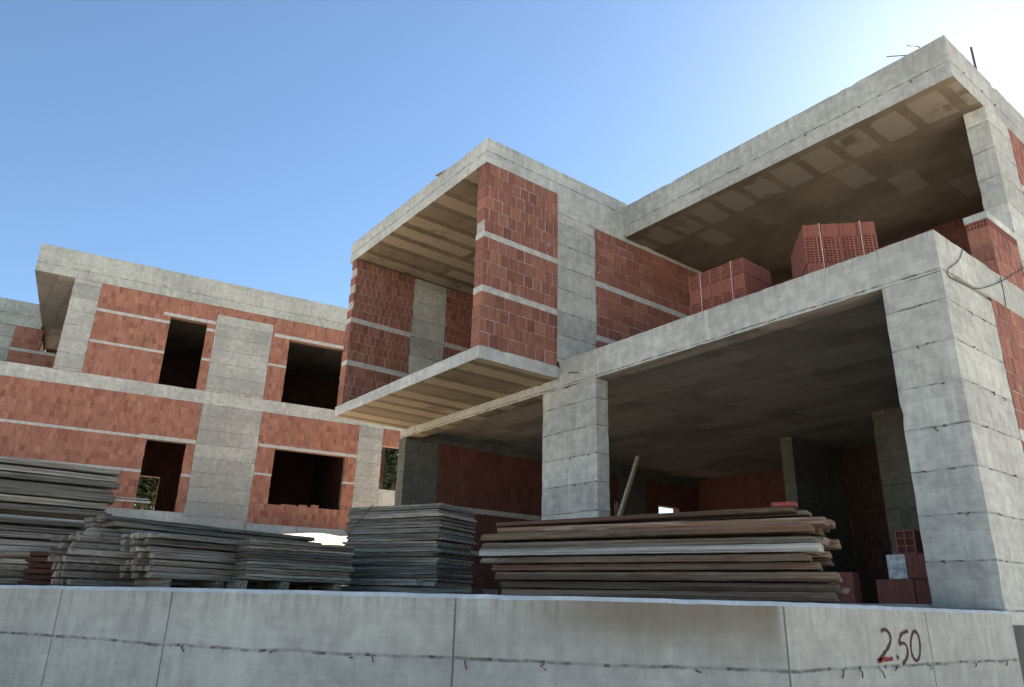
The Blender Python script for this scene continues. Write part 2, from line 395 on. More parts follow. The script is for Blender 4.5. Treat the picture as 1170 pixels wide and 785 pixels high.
def build_wall():
    rn = random.Random(3)
    fine = []
    for i in range(len(face)-1):
        k = max(1, int((face[i+1]-face[i]).length/.12)) if i > 0 else 20
        for j in range(k):
            t = j/k; fine.append((face[i].lerp(face[i+1], t), us[i]+(us[i+1]-us[i])*t, nr[i].lerp(nr[i+1], t).normalized() if i+1 != ci and i != ci else (nr[i] if j == 0 else (nr[i-1] if i < ci else nr[i+1]))))
    fine.append((face[-1], us[-1], Vector((-1, 0))))
    bm = bmesh.new(); uvl = bm.loops.layers.uv.new('UVMap')
    rows = []
    for (p, u, n) in fine:
        e = rn.uniform(-.004, .004); e2 = rn.uniform(-.003, .003)
        prof = [(0, ZS-.1), (0, -.72), (0, -.30), (e2*.5, ZW-.030+e), (.022+e2, ZW-.003+e), (.05, ZW+e*.3), (.235, ZW), (.25, ZW-.015), (.25, -.6), (.25, ZS-.1)]
        rows.append([(bm.verts.new((p.x+n.x*a, p.y+n.y*a, z)), u, z) for (a, z) in prof])
    for i in range(len(rows)-1):
        for j in range(len(rows[0])-1):
            q = (rows[i][j], rows[i+1][j], rows[i+1][j+1], rows[i][j+1])
            f = bm.faces.new([x[0] for x in q])
            for lp, x in zip(f.loops, q): lp[uvl].uv = (x[1], x[2])
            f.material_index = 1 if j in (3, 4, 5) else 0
            f.smooth = False
    for r in (rows[0], rows[-1]): bm.faces.new([x[0] for x in (r if r is rows[0] else r[::-1])])
    bmesh.ops.recalc_face_normals(bm, faces=bm.faces)
    me = bpy.data.meshes.new('wall_body'); bm.to_mesh(me); bm.free()
    return me
def u_at(px, py):
    best = None
    for i in range(len(face)-1):
        d = face[i+1]-face[i]; t = online(px, py, face[i], d)
        if -.001 <= t <= 1.001 and (face[i]+d*t).dot(Vector((ray(px, py).x, ray(px, py).y))) > 0: best = us[i]+t*(us[i+1]-us[i])
    return best
VS = [u_at(68, 690), u_at(195, 690), u_at(520, 700), u_at(895, 690), u_at(1057, 700)]
M['wall'] = concrete('retaining_wall_concrete', (.45, .425, .372), seams=(-.352,), uv=True, vseams=[v for v in VS if v], usmear=us[ci], streak=.9, dirt=.45, top=.075, lo=.32, hi=.72)
M['rim'] = concrete('wall_rim_cement', (.70, .70, .68), dirt=.2, streak=.3)  # paler than the wall: light caught by the top edge, painted in
wroot = empty('retaining_wall', (-5.0, 3.0, ZS), 0, 'long curved grey concrete retaining wall with 2.50 painted at its end', 'wall')
wo = bpy.data.objects.new('wall_body', build_wall()); COL.objects.link(wo); wo.parent = wroot; wo.location = -Vector(wroot.location)
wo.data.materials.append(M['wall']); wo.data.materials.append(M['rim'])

def stroke(pts, w, name, mat):
    """brush stroke on the wall's right-hand face (plane x = -2.95), from the photo's pixels"""
    P = []
    for (cx, cy) in pts:
        d = ray(870+cx/3.9, 640+cy/3.9); P.append(d*(-2.95/d.x))
    Q = []
    for i in range(len(P)-1):
        for j in range(4):
            t = j/4; a, b, c, d = (P[max(0, min(len(P)-1, i+k))] for k in (-1, 0, 1, 2))
            Q.append(.5*((2*b)+(c-a)*t+(2*a-5*b+4*c-d)*t*t+(3*b-a-3*c+d)*t**3))
    Q.append(P[-1]); m = MB(); x = -2.946; pr = None; rn = random.Random(len(pts))
    for i, q in enumerate(Q):
        d = Q[min(i+1, len(Q)-1)]-Q[max(i-1, 0)]; n2 = Vector((0, -d.z, d.y)).normalized()*w*.5*rn.uniform(.7, 1.2)
        a, b = (x, q.y+n2.y, q.z+n2.z), (x, q.y-n2.y, q.z-n2.z)
        if pr: m.quad(pr[0], pr[1], b, a)
        pr = (a, b)
    o = m.build(name, mat, wroot, wroot.location); return o
stroke([(533, 318), (543, 309), (560, 316), (573, 338), (573, 365), (560, 395), (541, 422), (523, 447)], .028, 'painted_digit', M['black_paint'])
stroke([(517, 450), (530, 446), (548, 441), (566, 442), (584, 438)], .032, 'painted_digit', M['dark_red_paint'])
stroke([(603, 424), (606, 433), (609, 441)], .032, 'painted_dot', M['black_paint'])
stroke([(652, 316), (638, 320), (622, 331), (615, 350), (614, 372), (630, 369), (644, 380), (651, 405), (648, 432), (638, 452), (628, 463)], .026, 'painted_digit', M['black_paint'])
stroke([(676, 318), (668, 340), (664, 375), (668, 412), (680, 440), (694, 447), (704, 425), (706, 385), (701, 345), (690, 322), (677, 317)], .025, 'painted_digit', M['black_paint'])

m = MB(); m.quad((-900, -900, ZS), (900, -900, ZS), (900, 900, ZS), (-900, 900, ZS)); tag(m.build('street', M['street']), kind='structure')
TH = R(81.5); DL = 26.4
ld = Vector((cos(TH), sin(TH), 0)); ln = Vector((sin(TH), -cos(TH), 0))
def ground_h(x, y):
    t = (-(x*ln.x+y*ln.y)-17.0)/7.5; t = max(0, min(1, t)); t = t*t*(3-2*t)
    return -.02+2.1*t
def build_ground():
    back = [face[i]+nr[i]*.2 for i in range(len(face))]+[Vector((-3.2, 14)), Vector((-3.2, 30)), Vector((-3.2, 70)), Vector((-3.2, 160))]
    dist = [0, .5, 1, 2, 3, 4, 5.5, 7, 9, 11, 13, 15, 17, 19, 21, 24, 28, 34, 42, 60, 90, 140, 220]
    dv = Vector((-.86, .51)); m = MB(); k = {}; rn = random.Random(5)
    for i, b in enumerate(back):
        for j, t in enumerate(dist):
            p = b+dv*t; z = ground_h(p.x, p.y)+(rn.uniform(-.03, .03) if 0 < j < 17 and not (-15.5 < p.x < -2.9 and p.y > 6) else 0)
            m.v.append((p.x, p.y, z)); k[i, j] = len(m.v)-1
    for i in range(len(back)-1):
        for j in range(len(dist)-1): m.f.append((k[i, j], k[i+1, j], k[i+1, j+1], k[i, j+1])); m.mi.append(0); m.t.append(.5)
    tag(m.build('site_ground', M['ground']), kind='structure')
build_ground()

# ------------------------------------------------------------------ right-hand house
H = House('unfinished_house', (-9.0, 12.0, .13), 0, 'large unfinished concrete and red brick house with a jutting box and open bays', 'house')
X0, XB, XL = -2.98, -9.5, -14.9
H.box('column', -3.66, X0, 8.33, 9.70, -.05, 3.678, M['col'], bevel=.012)
H.box('column', -9.93, -8.54, 8.33, 8.61, -.05, 3.678, M['col'])
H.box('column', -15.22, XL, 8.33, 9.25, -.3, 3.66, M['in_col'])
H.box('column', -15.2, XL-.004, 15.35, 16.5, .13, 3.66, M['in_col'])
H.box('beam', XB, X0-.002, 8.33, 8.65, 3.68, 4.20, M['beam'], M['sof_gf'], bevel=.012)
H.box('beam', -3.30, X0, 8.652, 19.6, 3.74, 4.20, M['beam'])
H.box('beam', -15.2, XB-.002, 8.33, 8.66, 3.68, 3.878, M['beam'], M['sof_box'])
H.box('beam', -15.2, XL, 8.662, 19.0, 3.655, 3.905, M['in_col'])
H.box('floor_slab', -15.05, XB, 6.56, 8.80, 3.88, 4.11, M['slab_edge'], M['sof_box'], bevel=.01)
H.box('floor_slab', -15.05, -3.302, 8.802, 19.6, 3.90, 4.17, M['conc'], M['sof_gf'])
H.box('ground_slab', -15.2, -3.0, 8.45, 19.6, -.2, .13, M['conc'])
H.box('foundation', -3.4, -2.988, 9.71, 19.6, -1.7, .10, M['bitumen'])
H.box('foundation', -3.4, -2.99, 8.40, 9.70, -1.7, -.052, M['bitumen'])
# box on the first floor
H.wall('y', -15.05, -14.8, 6.60, 8.20, 4.112, 7.688, [(5.06, 5.18), (6.10, 6.22)], bw=.14, sd=2)
H.box('column', -15.05, -14.8, 8.202, 9.15, 4.112, 7.688, M['col'])
H.wall('y', -15.05, -14.8, 9.152, 10.2, 4.172, 7.688, [(5.06, 5.18), (6.10, 6.22)], sd=3)
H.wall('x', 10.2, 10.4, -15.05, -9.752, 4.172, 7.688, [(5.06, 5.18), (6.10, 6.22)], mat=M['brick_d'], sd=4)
H.wall('y', -9.75, XB, 6.565, 8.295, 4.112, 7.688, [(5.10, 5.22), (6.155, 6.265)], bw=.205, bh=.235, sd=5)
H.box('column', -9.75, XB, 8.30, 9.31, 4.202, 7.278, M['col'])
H.wall('y', -9.75, XB, 9.313, 14.5, 4.172, 7.278, [(4.86, 4.97), (6.00, 6.12)], bw=.40, bh=.19, sd=6)
H.box('roof_slab', -15.12, XB, 6.56, 8.278, 7.69, 8.22, M['fascia_box'], M['sof_box'], bevel=.012)
H.box('roof_slab', -15.12, -9.802, 8.28, 19.6, 7.69, 8.215, M['fascia_box'], M['sof_box'])
H.box('beam', -9.80, XB, 8.28, 14.5, 7.28, 8.22, M['fascia_box'], bevel=.012)
m = MB(); m.hexa([(-11.25, 6.50, 8.225), (-10.75, 6.60, 8.225), (-10.75, 6.75, 8.225), (-11.25, 6.65, 8.225), (-11.25, 6.50, 8.245), (-10.75, 6.60, 8.245), (-10.75, 6.75, 8.245), (-11.25, 6.65, 8.245)])
tag(m.build('loose_board', M['wood_g'], bevel=.003), 'thin grey board left lying on the edge of the box roof', 'board')
# balcony roof and its supports
H.box('roof_slab', XB+.002, -3.0, 10.15, 19.6, 7.35, 8.085, M['fascia_roof'], M['sof_roof'], bevel=.014)
H.box('column', -3.29, X0, 11.20, 12.05, 4.202, 7.348, M['col'])
H.wall('y', -3.25, X0, 12.053, 19.6, 4.203, 7.348, [(5.04, 5.14), (6.2, 6.3)], bw=.19, sd=7)
pw = H.wall('y', -3.25, X0, 10.2, 11.198, 4.203, 4.93, bw=.19, sd=8)
m = MB(); m.box(-3.245, -2.985, 10.205, 11.197, 4.931, 5.04)
for k in range(7): m.box(-3.25+k*.0415, -3.25+k*.0415+.012, 10.2, 11.197, 4.931, 5.04, 1)
for k in range(3): m.box(-3.249, -2.981, 10.201, 11.196, 4.931+k*.049, 4.942+k*.049, 1)
o = m.build('hollow_course', [M['hole'], M['brick']], H.root, H.off)
H.box('parapet_cap', -3.262, -2.97, 10.19, 11.198, 5.042, 5.145, M['slab_edge'], bevel=.006)
H.wall('x', 14.5, 14.7, -9.75, -3.252, 4.172, 7.348, [(5.0, 5.1), (6.2, 6.3)], [(-7.6, -4.6, 4.172, 6.2)], mat=M['brick_d'], sd=9)
# ground floor interior
pa = [Vector((0, 0, 0))]
def left_y(px, py): d = ray(px, py); return (d*(XL/d.x)).y
hy0, hy1 = left_y(754, 582), left_y(776, 584); jy0, jy1 = left_y(699, 580), left_y(709, 580)
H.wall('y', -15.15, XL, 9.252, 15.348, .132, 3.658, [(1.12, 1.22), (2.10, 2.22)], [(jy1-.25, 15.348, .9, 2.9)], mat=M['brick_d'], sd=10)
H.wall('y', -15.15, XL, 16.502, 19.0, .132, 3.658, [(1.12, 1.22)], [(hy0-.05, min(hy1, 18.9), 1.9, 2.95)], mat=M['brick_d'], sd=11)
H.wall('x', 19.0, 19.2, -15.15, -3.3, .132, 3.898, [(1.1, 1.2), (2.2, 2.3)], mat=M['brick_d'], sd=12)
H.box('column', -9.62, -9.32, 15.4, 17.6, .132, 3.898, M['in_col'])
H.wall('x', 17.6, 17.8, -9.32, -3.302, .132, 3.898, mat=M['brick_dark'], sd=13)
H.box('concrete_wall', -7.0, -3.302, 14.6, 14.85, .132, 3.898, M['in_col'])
# right flank
H.wall('y', -3.24, X0, 9.703, 19.6, .13, 3.738, [(1.95, 2.09)], bw=.19, sd=14)
# starter bars on the roof
def bars(house, name, mat, lst):
    for pts, r in lst:
        mb = MB(); mb.tube(pts, r, 6); mb.build(name, mat, house.root, house.off)
def onx(u, v, x): d = ray(u, v); return d*(x/d.x)
bars(H, 'starter_bar', M['steel'], [([(-3.1, 11.62, 8.05), (-3.1, 11.62, 8.76)], .02),
    ([(-3.35, 10.35, 8.05), (-3.42, 10.35, 8.27), (-3.56, 10.30, 8.36)], .008), ([(-3.45, 10.3, 8.05), (-3.6, 10.3, 8.2), (-3.85, 10.22, 8.30)], .008)])

def ties(root, off, pts, r=.006):
    rn = random.Random(len(pts))
    for (p, nrm, run) in pts:
        p = Vector(p); nrm = Vector(nrm); run = Vector(run); q = p+nrm*rn.uniform(.015, .03)+run*rn.uniform(-.05, .05)+Vector((0, 0, rn.uniform(-.03, .0)))
        e = q+run*rn.uniform(-.045, .045)+Vector((0, 0, rn.uniform(-.05, .01)))
        mb = MB(); mb.tube([p-nrm*.02, q, e], r, 5); mb.build('tie_wire', M['steel'], root, off)
fy, fx = ((0, -1, 0), (1, 0, 0)), ((1, 0, 0), (0, 1, 0))
ties(H.root, H.off, [((x, 8.33, z), *fy) for x, z in ((-9.2, 2.41), (-8.75, 2.41), (-9.5, 2.88), (-9.05, 1.95), (-8.8, 1.95), (-3.2, 2.41), (-3.4, 2.88), (-3.3, 1.95), (-3.5, 1.48), (-3.15, 1.02), (-3.45, .55))]
     +[((X0, y, z), *fx) for y, z in ((8.9, 3.34), (9.3, 3.34), (8.8, 2.88), (9.4, 2.41), (9.1, 2.41), (8.7, 1.95), (9.2, 1.48))]
     +[((XB, y, z), *fx) for y, z in ((8.6, 6.6), (9.0, 5.67), (8.7, 5.2))], .007)
ties(H.root, H.off, [((x, 10.15, 7.63), *fy) for x in (-3.6, -4.4, -5.3, -6.6, -7.5)]+[((-3.0, y, 7.63), *fx) for y in (10.6, 11.2, 11.7)], .008)
def wall_pt(px):
    for i in range(2, len(face)-1):
        d = face[i+1]-face[i]; t = online(px, 750, face[i], d)
        if 0 <= t <= 1: p = face[i]+d*t; return (p.x, p.y, -.352), (-nr[i].x, -nr[i].y, 0), (d.normalized().x, d.normalized().y, 0)
ties(wroot, wroot.location, [wall_pt(px) for px in (205, 308, 400, 430, 530, 625, 795, 960, 980, 1003, 1025, 1060, 1112, 1146)], .005)
# cables hanging on the house
def cable(pts, r, label):
    mb = MB(); P = [Vector(p) for p in pts]; Q = []
    for i in range(len(P)-1):
        for j in range(5):
            t = j/5; a, b, c, d = (P[max(0, min(len(P)-1, i+k))] for k in (-1, 0, 1, 2))
            Q.append(.5*((2*b)+(c-a)*t+(2*a-5*b+4*c-d)*t*t+(3*b-a-3*c+d)*t**3))
    Q.append(P[-1]); c = Q[len(Q)//2]; mb.tube(Q, r, 6)
    o = mb.build('cable', M['cable'], None, c, smooth=True); o.location = c; return tag(o, label, 'cable')
X1 = -2.965
cable([onx(1100, 285, X1), onx(1095, 298, X1), onx(1083, 308, X1), onx(1085, 316, X1), onx(1100, 324, X1), onx(1117, 330, X1), onx(1143, 322, X1), onx(1172, 305, X1)], .0055, 'black cable sagging across the beam above the corner column')
cable([onx(1143, 316, X1), onx(1147, 335, X1), onx(1149, 350, X1)], .0055, 'short cable end dangling down the beam beside the parapet')
cable([(-9.49, 8.30, 4.12), onx(650, 430, XB+.02)+Vector((0, 0, -.02)), (-9.2, 8.315, 3.92), (-8.95, 8.315, 3.86)], .008, 'thin cable crossing the beam where the cantilever slab ends')

# ------------------------------------------------------------------ left-hand house (own axes: s along its front, y into it)
base = -ln*DL
L = House('unfinished_annex', (base.x, base.y, 2.08), TH, 'smaller unfinished two storey concrete and orange brick house further back', 'house')
T = .25
def lw(*a, **k): k.setdefault('mat', M['brick_o']); k.setdefault('bw', .135); k.setdefault('bh', .21); return L.wall('x', 0, T, *a, **k)
L.box('roof_slab', -3.15, 10.1, -.004, 9.5, 9.86, 10.83, M['lb_fascia'], M['sof_gf'], bevel=.015)
L.box('beam', -9, 10.1, -.003, T, 6.27, 6.72, M['lb_beam'], bevel=.01)
L.box('floor_slab', -9, 10.1, T+.002, 9.5, 6.45, 6.70, M['conc'], M['sof_gf'])
L.box('ground_slab', -9, 10.1, .02, 9.5, 2.0, 2.6, M['conc'])
L.box('column', -2.0, -1.2, 0, .5, 6.722, 9.858, M['lb_col'])
lw(-1.198, 2.528, 6.722, 9.858, [(7.79, 7.88), (8.88, 8.98)], [(1.05, 2.25, 6.722, 9.16)], sd=20)
L.lintel('x', 0, T, .8, 2.52, 9.162, 9.28)
L.box('concrete_wall', 2.53, 4.48, 0, T+.05, 6.722, 9.56, M['lb_col'])
lw(2.532, 4.478, 9.562, 9.858, sd=29, bh=.1)
lw(4.482, 7.35, 6.722, 9.858, [(8.0, 8.09)], [(5.13, 7.20, 6.722, 9.13)], sd=21)
L.lintel('x', 0, T, 4.56, 7.34, 9.132, 9.26)
L.box('concrete_wall', 7.352, 8.1, 0, T, 6.722, 9.858, M['lb_col'])
lw(8.102, 10.1, 6.722, 9.858, [(8.0, 8.09)], sd=22)
lw(-9, 2.528, 2.6, 6.268, [(3.75, 3.84), (4.86, 4.95)], [(1.05, 2.25, 2.6, 4.87)], sd=23)
L.lintel('x', 0, T, .8, 2.52, 4.872, 4.99)
L.box('concrete_wall', 2.53, 4.53, 0, T+.05, 2.08, 6.268, M['lb_col'])
lw(4.532, 8.098, 2.42, 6.268, [(4.05, 4.13)], [(5.13, 7.68, 3.10, 5.03)], sd=24)
L.lintel('x', 0, T, 4.56, 8.09, 5.035, 5.15)
m = MB(); m.box(4.535, 6.2, -.03, T, 2.1, 2.41); m.box(6.22, 8.09, -.012, T, 2.1, 2.415)
for k in range(5): m.box(6.5+k*.36, 6.56+k*.36, -.02, 0, 2.22, 2.28)
L.part('plinth', m, M['slab_edge'], .005)
m = MB()
for k, (a, b) in enumerate([(5.6, 6.1), (6.2, 6.5), (6.62, 6.9)]): m.box(a, b, .02, .18, 3.10, 3.14+.03*k)
L.part('window_sill', m, M['brick_o'], .004)
m = MB(); m.box(.25, 1.5, -.06, .1, 2.80, 2.86); m.box(.3, 1.45, -.05, .1, 2.90, 2.93)
L.part('door_step', m, M['slab_edge'], .004)
L.box('concrete_wall', 8.1, 9.05, 0, T, 2.1, 6.268, M['lb_col'])
L.box('parapet', 9.052, 10.1, -.01, T, 2.1, 3.98, M['lb_beam'])
lw(9.052, 10.1, 5.62, 6.268, sd=25)
L.box('jamb', 9.98, 10.1, 0, T, 3.982, 5.618, M['lb_beam'])
# inside and behind
def lb_at(u, v, off):
    d = ray(u, v); q = d*((-(DL+off))/(d.dot(ln))); return q.dot(ld), q.z
bs0, bz1 = lb_at(157, 543, 9.2); bs1, bz0 = lb_at(177, 577, 9.2)
L.wall('x', 9.2, 9.4, -9, 10.1, 2.6, 6.448, [], [(bs0, bs1, bz0-.3, bz1)], mat=M['brick_o'], sd=26, bw=.4, bh=.4)
L.wall('x', 9.2, 9.4, -3.1, 10.1, 6.702, 9.858, [], [], mat=M['brick_o'], sd=27, bw=.4, bh=.4)
for k, (a, b, y0, y1, z0_, z1_, ax) in enumerate([(4.4, 4.6, .3, 9.19, 6.702, 9.858, 'y'), (-1.3, -1.1, .52, 9.19, 6.702, 9.858, 'y'), (4.4, 4.6, .32, 9.19, 2.602, 6.448, 'y'),
        (8.2, 8.4, .26, 9.19, 2.602, 6.448, 'y'), (9.85, 10.1, .26, 9.19, 6.702, 9.858, 'y'), (9.85, 10.1, 2.6, 9.19, 2.602, 6.448, 'y'), (-9.0, -8.8, .26, 9.19, 2.602, 6.448, 'y'),
        (6.5, 6.7, 4.62, 8.19, 2.602, 6.448, 'x'), (6.5, 6.7, 4.62, 9.84, 6.702, 9.858, 'x'), (6.5, 6.7, -1.08, 4.38, 6.702, 9.858, 'x')]):
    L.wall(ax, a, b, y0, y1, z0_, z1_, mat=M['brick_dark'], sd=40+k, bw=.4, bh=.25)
# set-back wing at the far end
ww = lambda *a, **k: L.wall('x', 6.0, 6.25, *a, mat=M['brick_o'], **k)
L.box('roof_slab', -9, -3.152, 5.98, 9.5, 9.70, 10.72, M['lb_fascia'], M['sof_roof'], bevel=.015)
L.box('column', -4.9, -3.98, 6.0, 6.3, 6.702, 9.698, M['lb_col'])
ww(-3.978, -1.32, 6.702, 9.698, [(8.72, 8.84)], [(-3.05, -1.32, 8.84, 9.698)], sd=28)
ww(-9, -4.902, 6.702, 9.698, [(8.72, 8.84)], sd=30)

# ------------------------------------------------------------------ timber
def plank_mesh(name, l, w, t, mat, seed, segs=14, ragged=.02, warp=.003, nib=.0035):
    rn = random.Random(seed); bm = bmesh.new(); rings = []
    for i in range(segs+1):
        x = l*i/segs; dz = rn.uniform(-warp, warp); dy = rn.uniform(-warp, warp)
        e = [rn.uniform(-ragged, ragged) if i in (0, segs) else 0 for _ in range(4)]; c = [rn.uniform(-nib, nib)*(1 if t > .04 else .5) for _ in range(4)]
        rings.append([bm.verts.new((x+e[k], yy+dy+c[k], zz+dz*.6+c[3-k]*.5)) for k, (yy, zz) in enumerate(((0, 0), (w, 0), (w, t), (0, t)))])
    for a, b in zip(rings, rings[1:]):
        for k in range(4): bm.faces.new((a[k], a[(k+1) % 4], b[(k+1) % 4], b[k]))
    bm.faces.new(rings[0][::-1]); bm.faces.new(rings[-1])
    bmesh.ops.recalc_face_normals(bm, faces=bm.faces)
    long = [e for e in bm.edges if len(e.link_faces) == 2 and e.calc_face_angle(0) > .6]
    bmesh.ops.bevel(bm, geom=long, offset=min(.006, t*.15), segments=1, affect='EDGES')
    me = bpy.data.meshes.new(name); bm.to_mesh(me); bm.free(); me.materials.append(mat); return me
def bank(name, l, w, t, mats, n=4, **k): return [plank_mesh(name, l, w, t, mats[i % len(mats)], 100+i*7+int(l*10), **k) for i in range(n)]
def place(name, me, p, ang, label, cat, group, sx=1, sy=1, sz=1, tilt=0, rx=0):
    o = bpy.data.objects.new(name, me); COL.objects.link(o); o.location = p; o.rotation_euler = (rx, tilt, ang); o.scale = (sx, sy, sz); return tag(o, label, cat, group)

# the reddish brown boards on the right
rb = bank('formwork_board', 1, .26, .08, [M['wood_b'], M['wood_b'], M['wood_b'], M['wood_t']], 11, segs=26, ragged=.007, warp=.003, nib=.0035)
rw = plank_mesh('formwork_board', 1, .26, .08, M['wood_w'], 900, 26, .008, .003, .004)
RP = Vector((-6.54, 4.82)); RD = Vector((2.9, 1.08)).normalized(); RA = math.atan2(RD.y, RD.x); RB = Vector((-RD.y, RD.x))
lay = [(572, 950, 672), (570, 953, 662), (565, 955, 653), (562, 934, 645), (550, 924, 637), (548, 936, 628), (549, 931, 619), (550, 928, 611), (567, 942, 602), (568, 906, 593)]
z = .10
GR = 'boards of the brown stack at the corner of the wall'
place_bear = []
for k in (.35, 1.6, 2.9):
    p = RP+RD*k-RB*.02
    place('bearer', plank_mesh('bearer', 1.0, .09, .10, M['wood_t'], int(k*10)), (p.x, p.y, ground_h(p.x, p.y)+.015), RA+pi/2, 'short squared timber carrying the brown board stack off the ground', 'timber', 'bearers under the brown board stack')
for i, (pa_, pb_, py) in enumerate(lay):
    th = (.082, .080, .088, .072, .078, .076, .086, .075, .070, .050)[i]
    for c in range(3):
        a = online(pa_, py, RP, RD)+(0 if c == 0 else RND.uniform(-.12, .1)); b = online(pb_, py, RP, RD)+(0 if c == 0 else RND.uniform(-.15, .1))
        p = RP+RD*a+RB*(c*.29+RND.uniform(-.03, .035)); white = i == 5 and c == 0
        me = rw if white else RND.choice(rb)
        lab = 'brown board with a pale cement caked edge in the stack at the wall corner' if white else ('thin board lying topmost on the brown stack at the wall corner' if i == 9 and c == 0 else 'long stained brown formwork board stacked behind the wall corner')
        g = None if white or (i == 9 and c == 0) else GR
        o = place('formwork_board', me, (p.x, p.y, z), RA+RND.uniform(-.004, .004), lab, 'board', g, b-a, 1, th/.08*RND.uniform(.66, .92), tilt=(-.012 if i == 9 else RND.uniform(-.003, .003)))
    z += th
zt = z
t0 = online(880, 585, RP, RD); t1 = online(911, 583, RP, RD); p = RP+RD*t0-RB*.01
place('red_batten', plank_mesh('red_batten', t1-t0, .10, .04, M['red_paint'], 5), (p.x, p.y, zt+.028), RA, 'short red painted batten on top of the brown board stack', 'batten', None)

# the dark sheet stack in the middle
MP = Vector((-7.60, 4.80)); MLp = Vector((-8.91, 4.23)); MD = (MP-MLp).normalized(); MA = math.atan2(MD.y, MD.x); MBk = Vector((-MD.y, MD.x))
sheet = bank('plywood_sheet', 1.43, .80, .030, [M['ply'], M['ply'], M['wood_g']], 6, segs=12, ragged=.014, warp=.005)
z = .195
for i in range(31):
    p = MLp+MD*RND.uniform(-.05, .035)+MBk*RND.uniform(-.03, .03)
    top = i == 30
    place('plywood_sheet', RND.choice(sheet), (p.x, p.y, z), MA+RND.uniform(-.02, .02), 'curled dark plywood sheet lying topmost on the square sheet stack' if top else 'dark grey plywood sheet in the tall square stack left of the concrete pier', 'plywood sheet', None if top else 'plywood sheets of the tall square stack', tilt=RND.uniform(-.006, .006), rx=RND.uniform(-.008, .008))
    z += .0308
for k in range(7):
    p = MLp-MBk*.12+MD*(-.35+RND.uniform(0, .2)); q = k // 3
    if k == 6: p = p+MD*.4
    place('grey_plank', plank_mesh('grey_plank', 2.1 if k < 6 else 1.0, .30, .07, M['wood_g'], 40+k), (p.x+MBk.x*.32*(k % 3), p.y+MBk.y*.32*(k % 3), .03+q*.085), MA+RND.uniform(-.02, .02), 'broad grey plank laid flat under the square sheet stack', 'plank', 'planks under the square sheet stack')

mb = MB(); w0 = MLp+MD*.42-MBk*.04; w1 = MLp+MD*.1-MBk*.1
mb.tube([(w0.x, w0.y, 1.17), (w0.x*.5+w1.x*.5, w0.y*.5+w1.y*.5, .98), (w1.x, w1.y, .80)], .006, 5)
tag(mb.build('binding_wire', M['steel']), 'thin wire slung down the face of the square sheet stack', 'wire')

# the long grey stacks on the left
def stackup(name, label, cat, group, P, ang, l, w, t, rows, cols, z, mats, jit=.04, jz=.0, n=5, gapw=.008, seed=1, ragged=.015):
    rn = random.Random(seed); bk = bank(name, l, w, t, mats, n, ragged=ragged); d = Vector((cos(ang), sin(ang))); b = Vector((-d.y, d.x))
    for r in range(rows):
        for c in range(cols):
            p = Vector(P[:2])+d*rn.gauss(0, jit)+b*(c*(w+gapw)+rn.uniform(-.01, .01))
            place(name, rn.choice(bk), (p.x, p.y, z), ang+rn.uniform(-.006, .006), label, cat, group, sz=rn.uniform(.72, .96), tilt=rn.uniform(-.004, .004), rx=rn.uniform(-.03, .03))
        z += t+jz*rn.random()
    return z
def spacer(P, ang, offs, z, h, group, label, w=.5):
    d = Vector((cos(ang), sin(ang)))
    for i, k in enumerate(offs):
        p = Vector(P[:2])+d*k
        place('spacer_block', plank_mesh('spacer_block', w, .10, h, M['wood_t'], 60+i, 2), (p.x, p.y, z), ang+pi/2, label, 'timber block', group)
# boards running away to the right; their sawn ends face the street
AB = math.atan2(1.75, -.5)
def gz(p): return ground_h(p.x, p.y)
P1 = onz(150, 620, .52); P1 = Vector((P1.x, P1.y)); 
P1 = Vector((ray(172, 640).x, ray(172, 640).y)); P1 = P1*(8.15/P1.length)
bd = Vector((cos(AB), sin(AB))); bb = Vector((-bd.y, bd.x))
zb = stackup('squared_timber', 'grey squared timber with its sawn end facing the street, above the wall', 'timber', 'squared timbers of the low front stack', P1, AB, 2.2, .078, .060, 7, 6, .17, [M['wood_g'], M['wood_t'], M['wood_t']], .05, .006, 7, .006, 21)
spacer(P1, AB, (.25, .85, 1.35, 1.95), .07, .095, 'spacer blocks under the front timbers', 'small timber block in the dark gap under the front timbers', .52)
for k in range(3):
    p = P1+bb*(.17*k)+bd*(-.1)
    place('grey_plank', plank_mesh('grey_plank', 3.0, .16, .06, M['wood_g'], 70+k), (p.x, p.y, .0), AB+.02, 'low grey plank beneath the spacer blocks along the wall', 'plank', 'planks beneath the spacer blocks')
# taller stack behind it
P2 = Vector((ray(104, 625).x, ray(104, 625).y)); P2 = P2*(8.75/P2.length)
z2 = stackup('long_plank', 'long grey plank in the broad stack below the annex doorway', 'plank', 'long planks of the broad stack', P2, AB, 3.3, .085, .055, 10, 6, .06, [M['wood_g'], M['wood_g'], M['wood_t']], .05, .004, 7, .004, 22)
p = P2+bd*.15
z2 = stackup('long_plank', 'long grey plank near the top of the broad stack, its end set back', 'plank', 'upper long planks of the broad stack', p, AB, 2.75, .19, .055, 3, 3, z2, [M['wood_g']], .06, .006, 4, .004, 23)
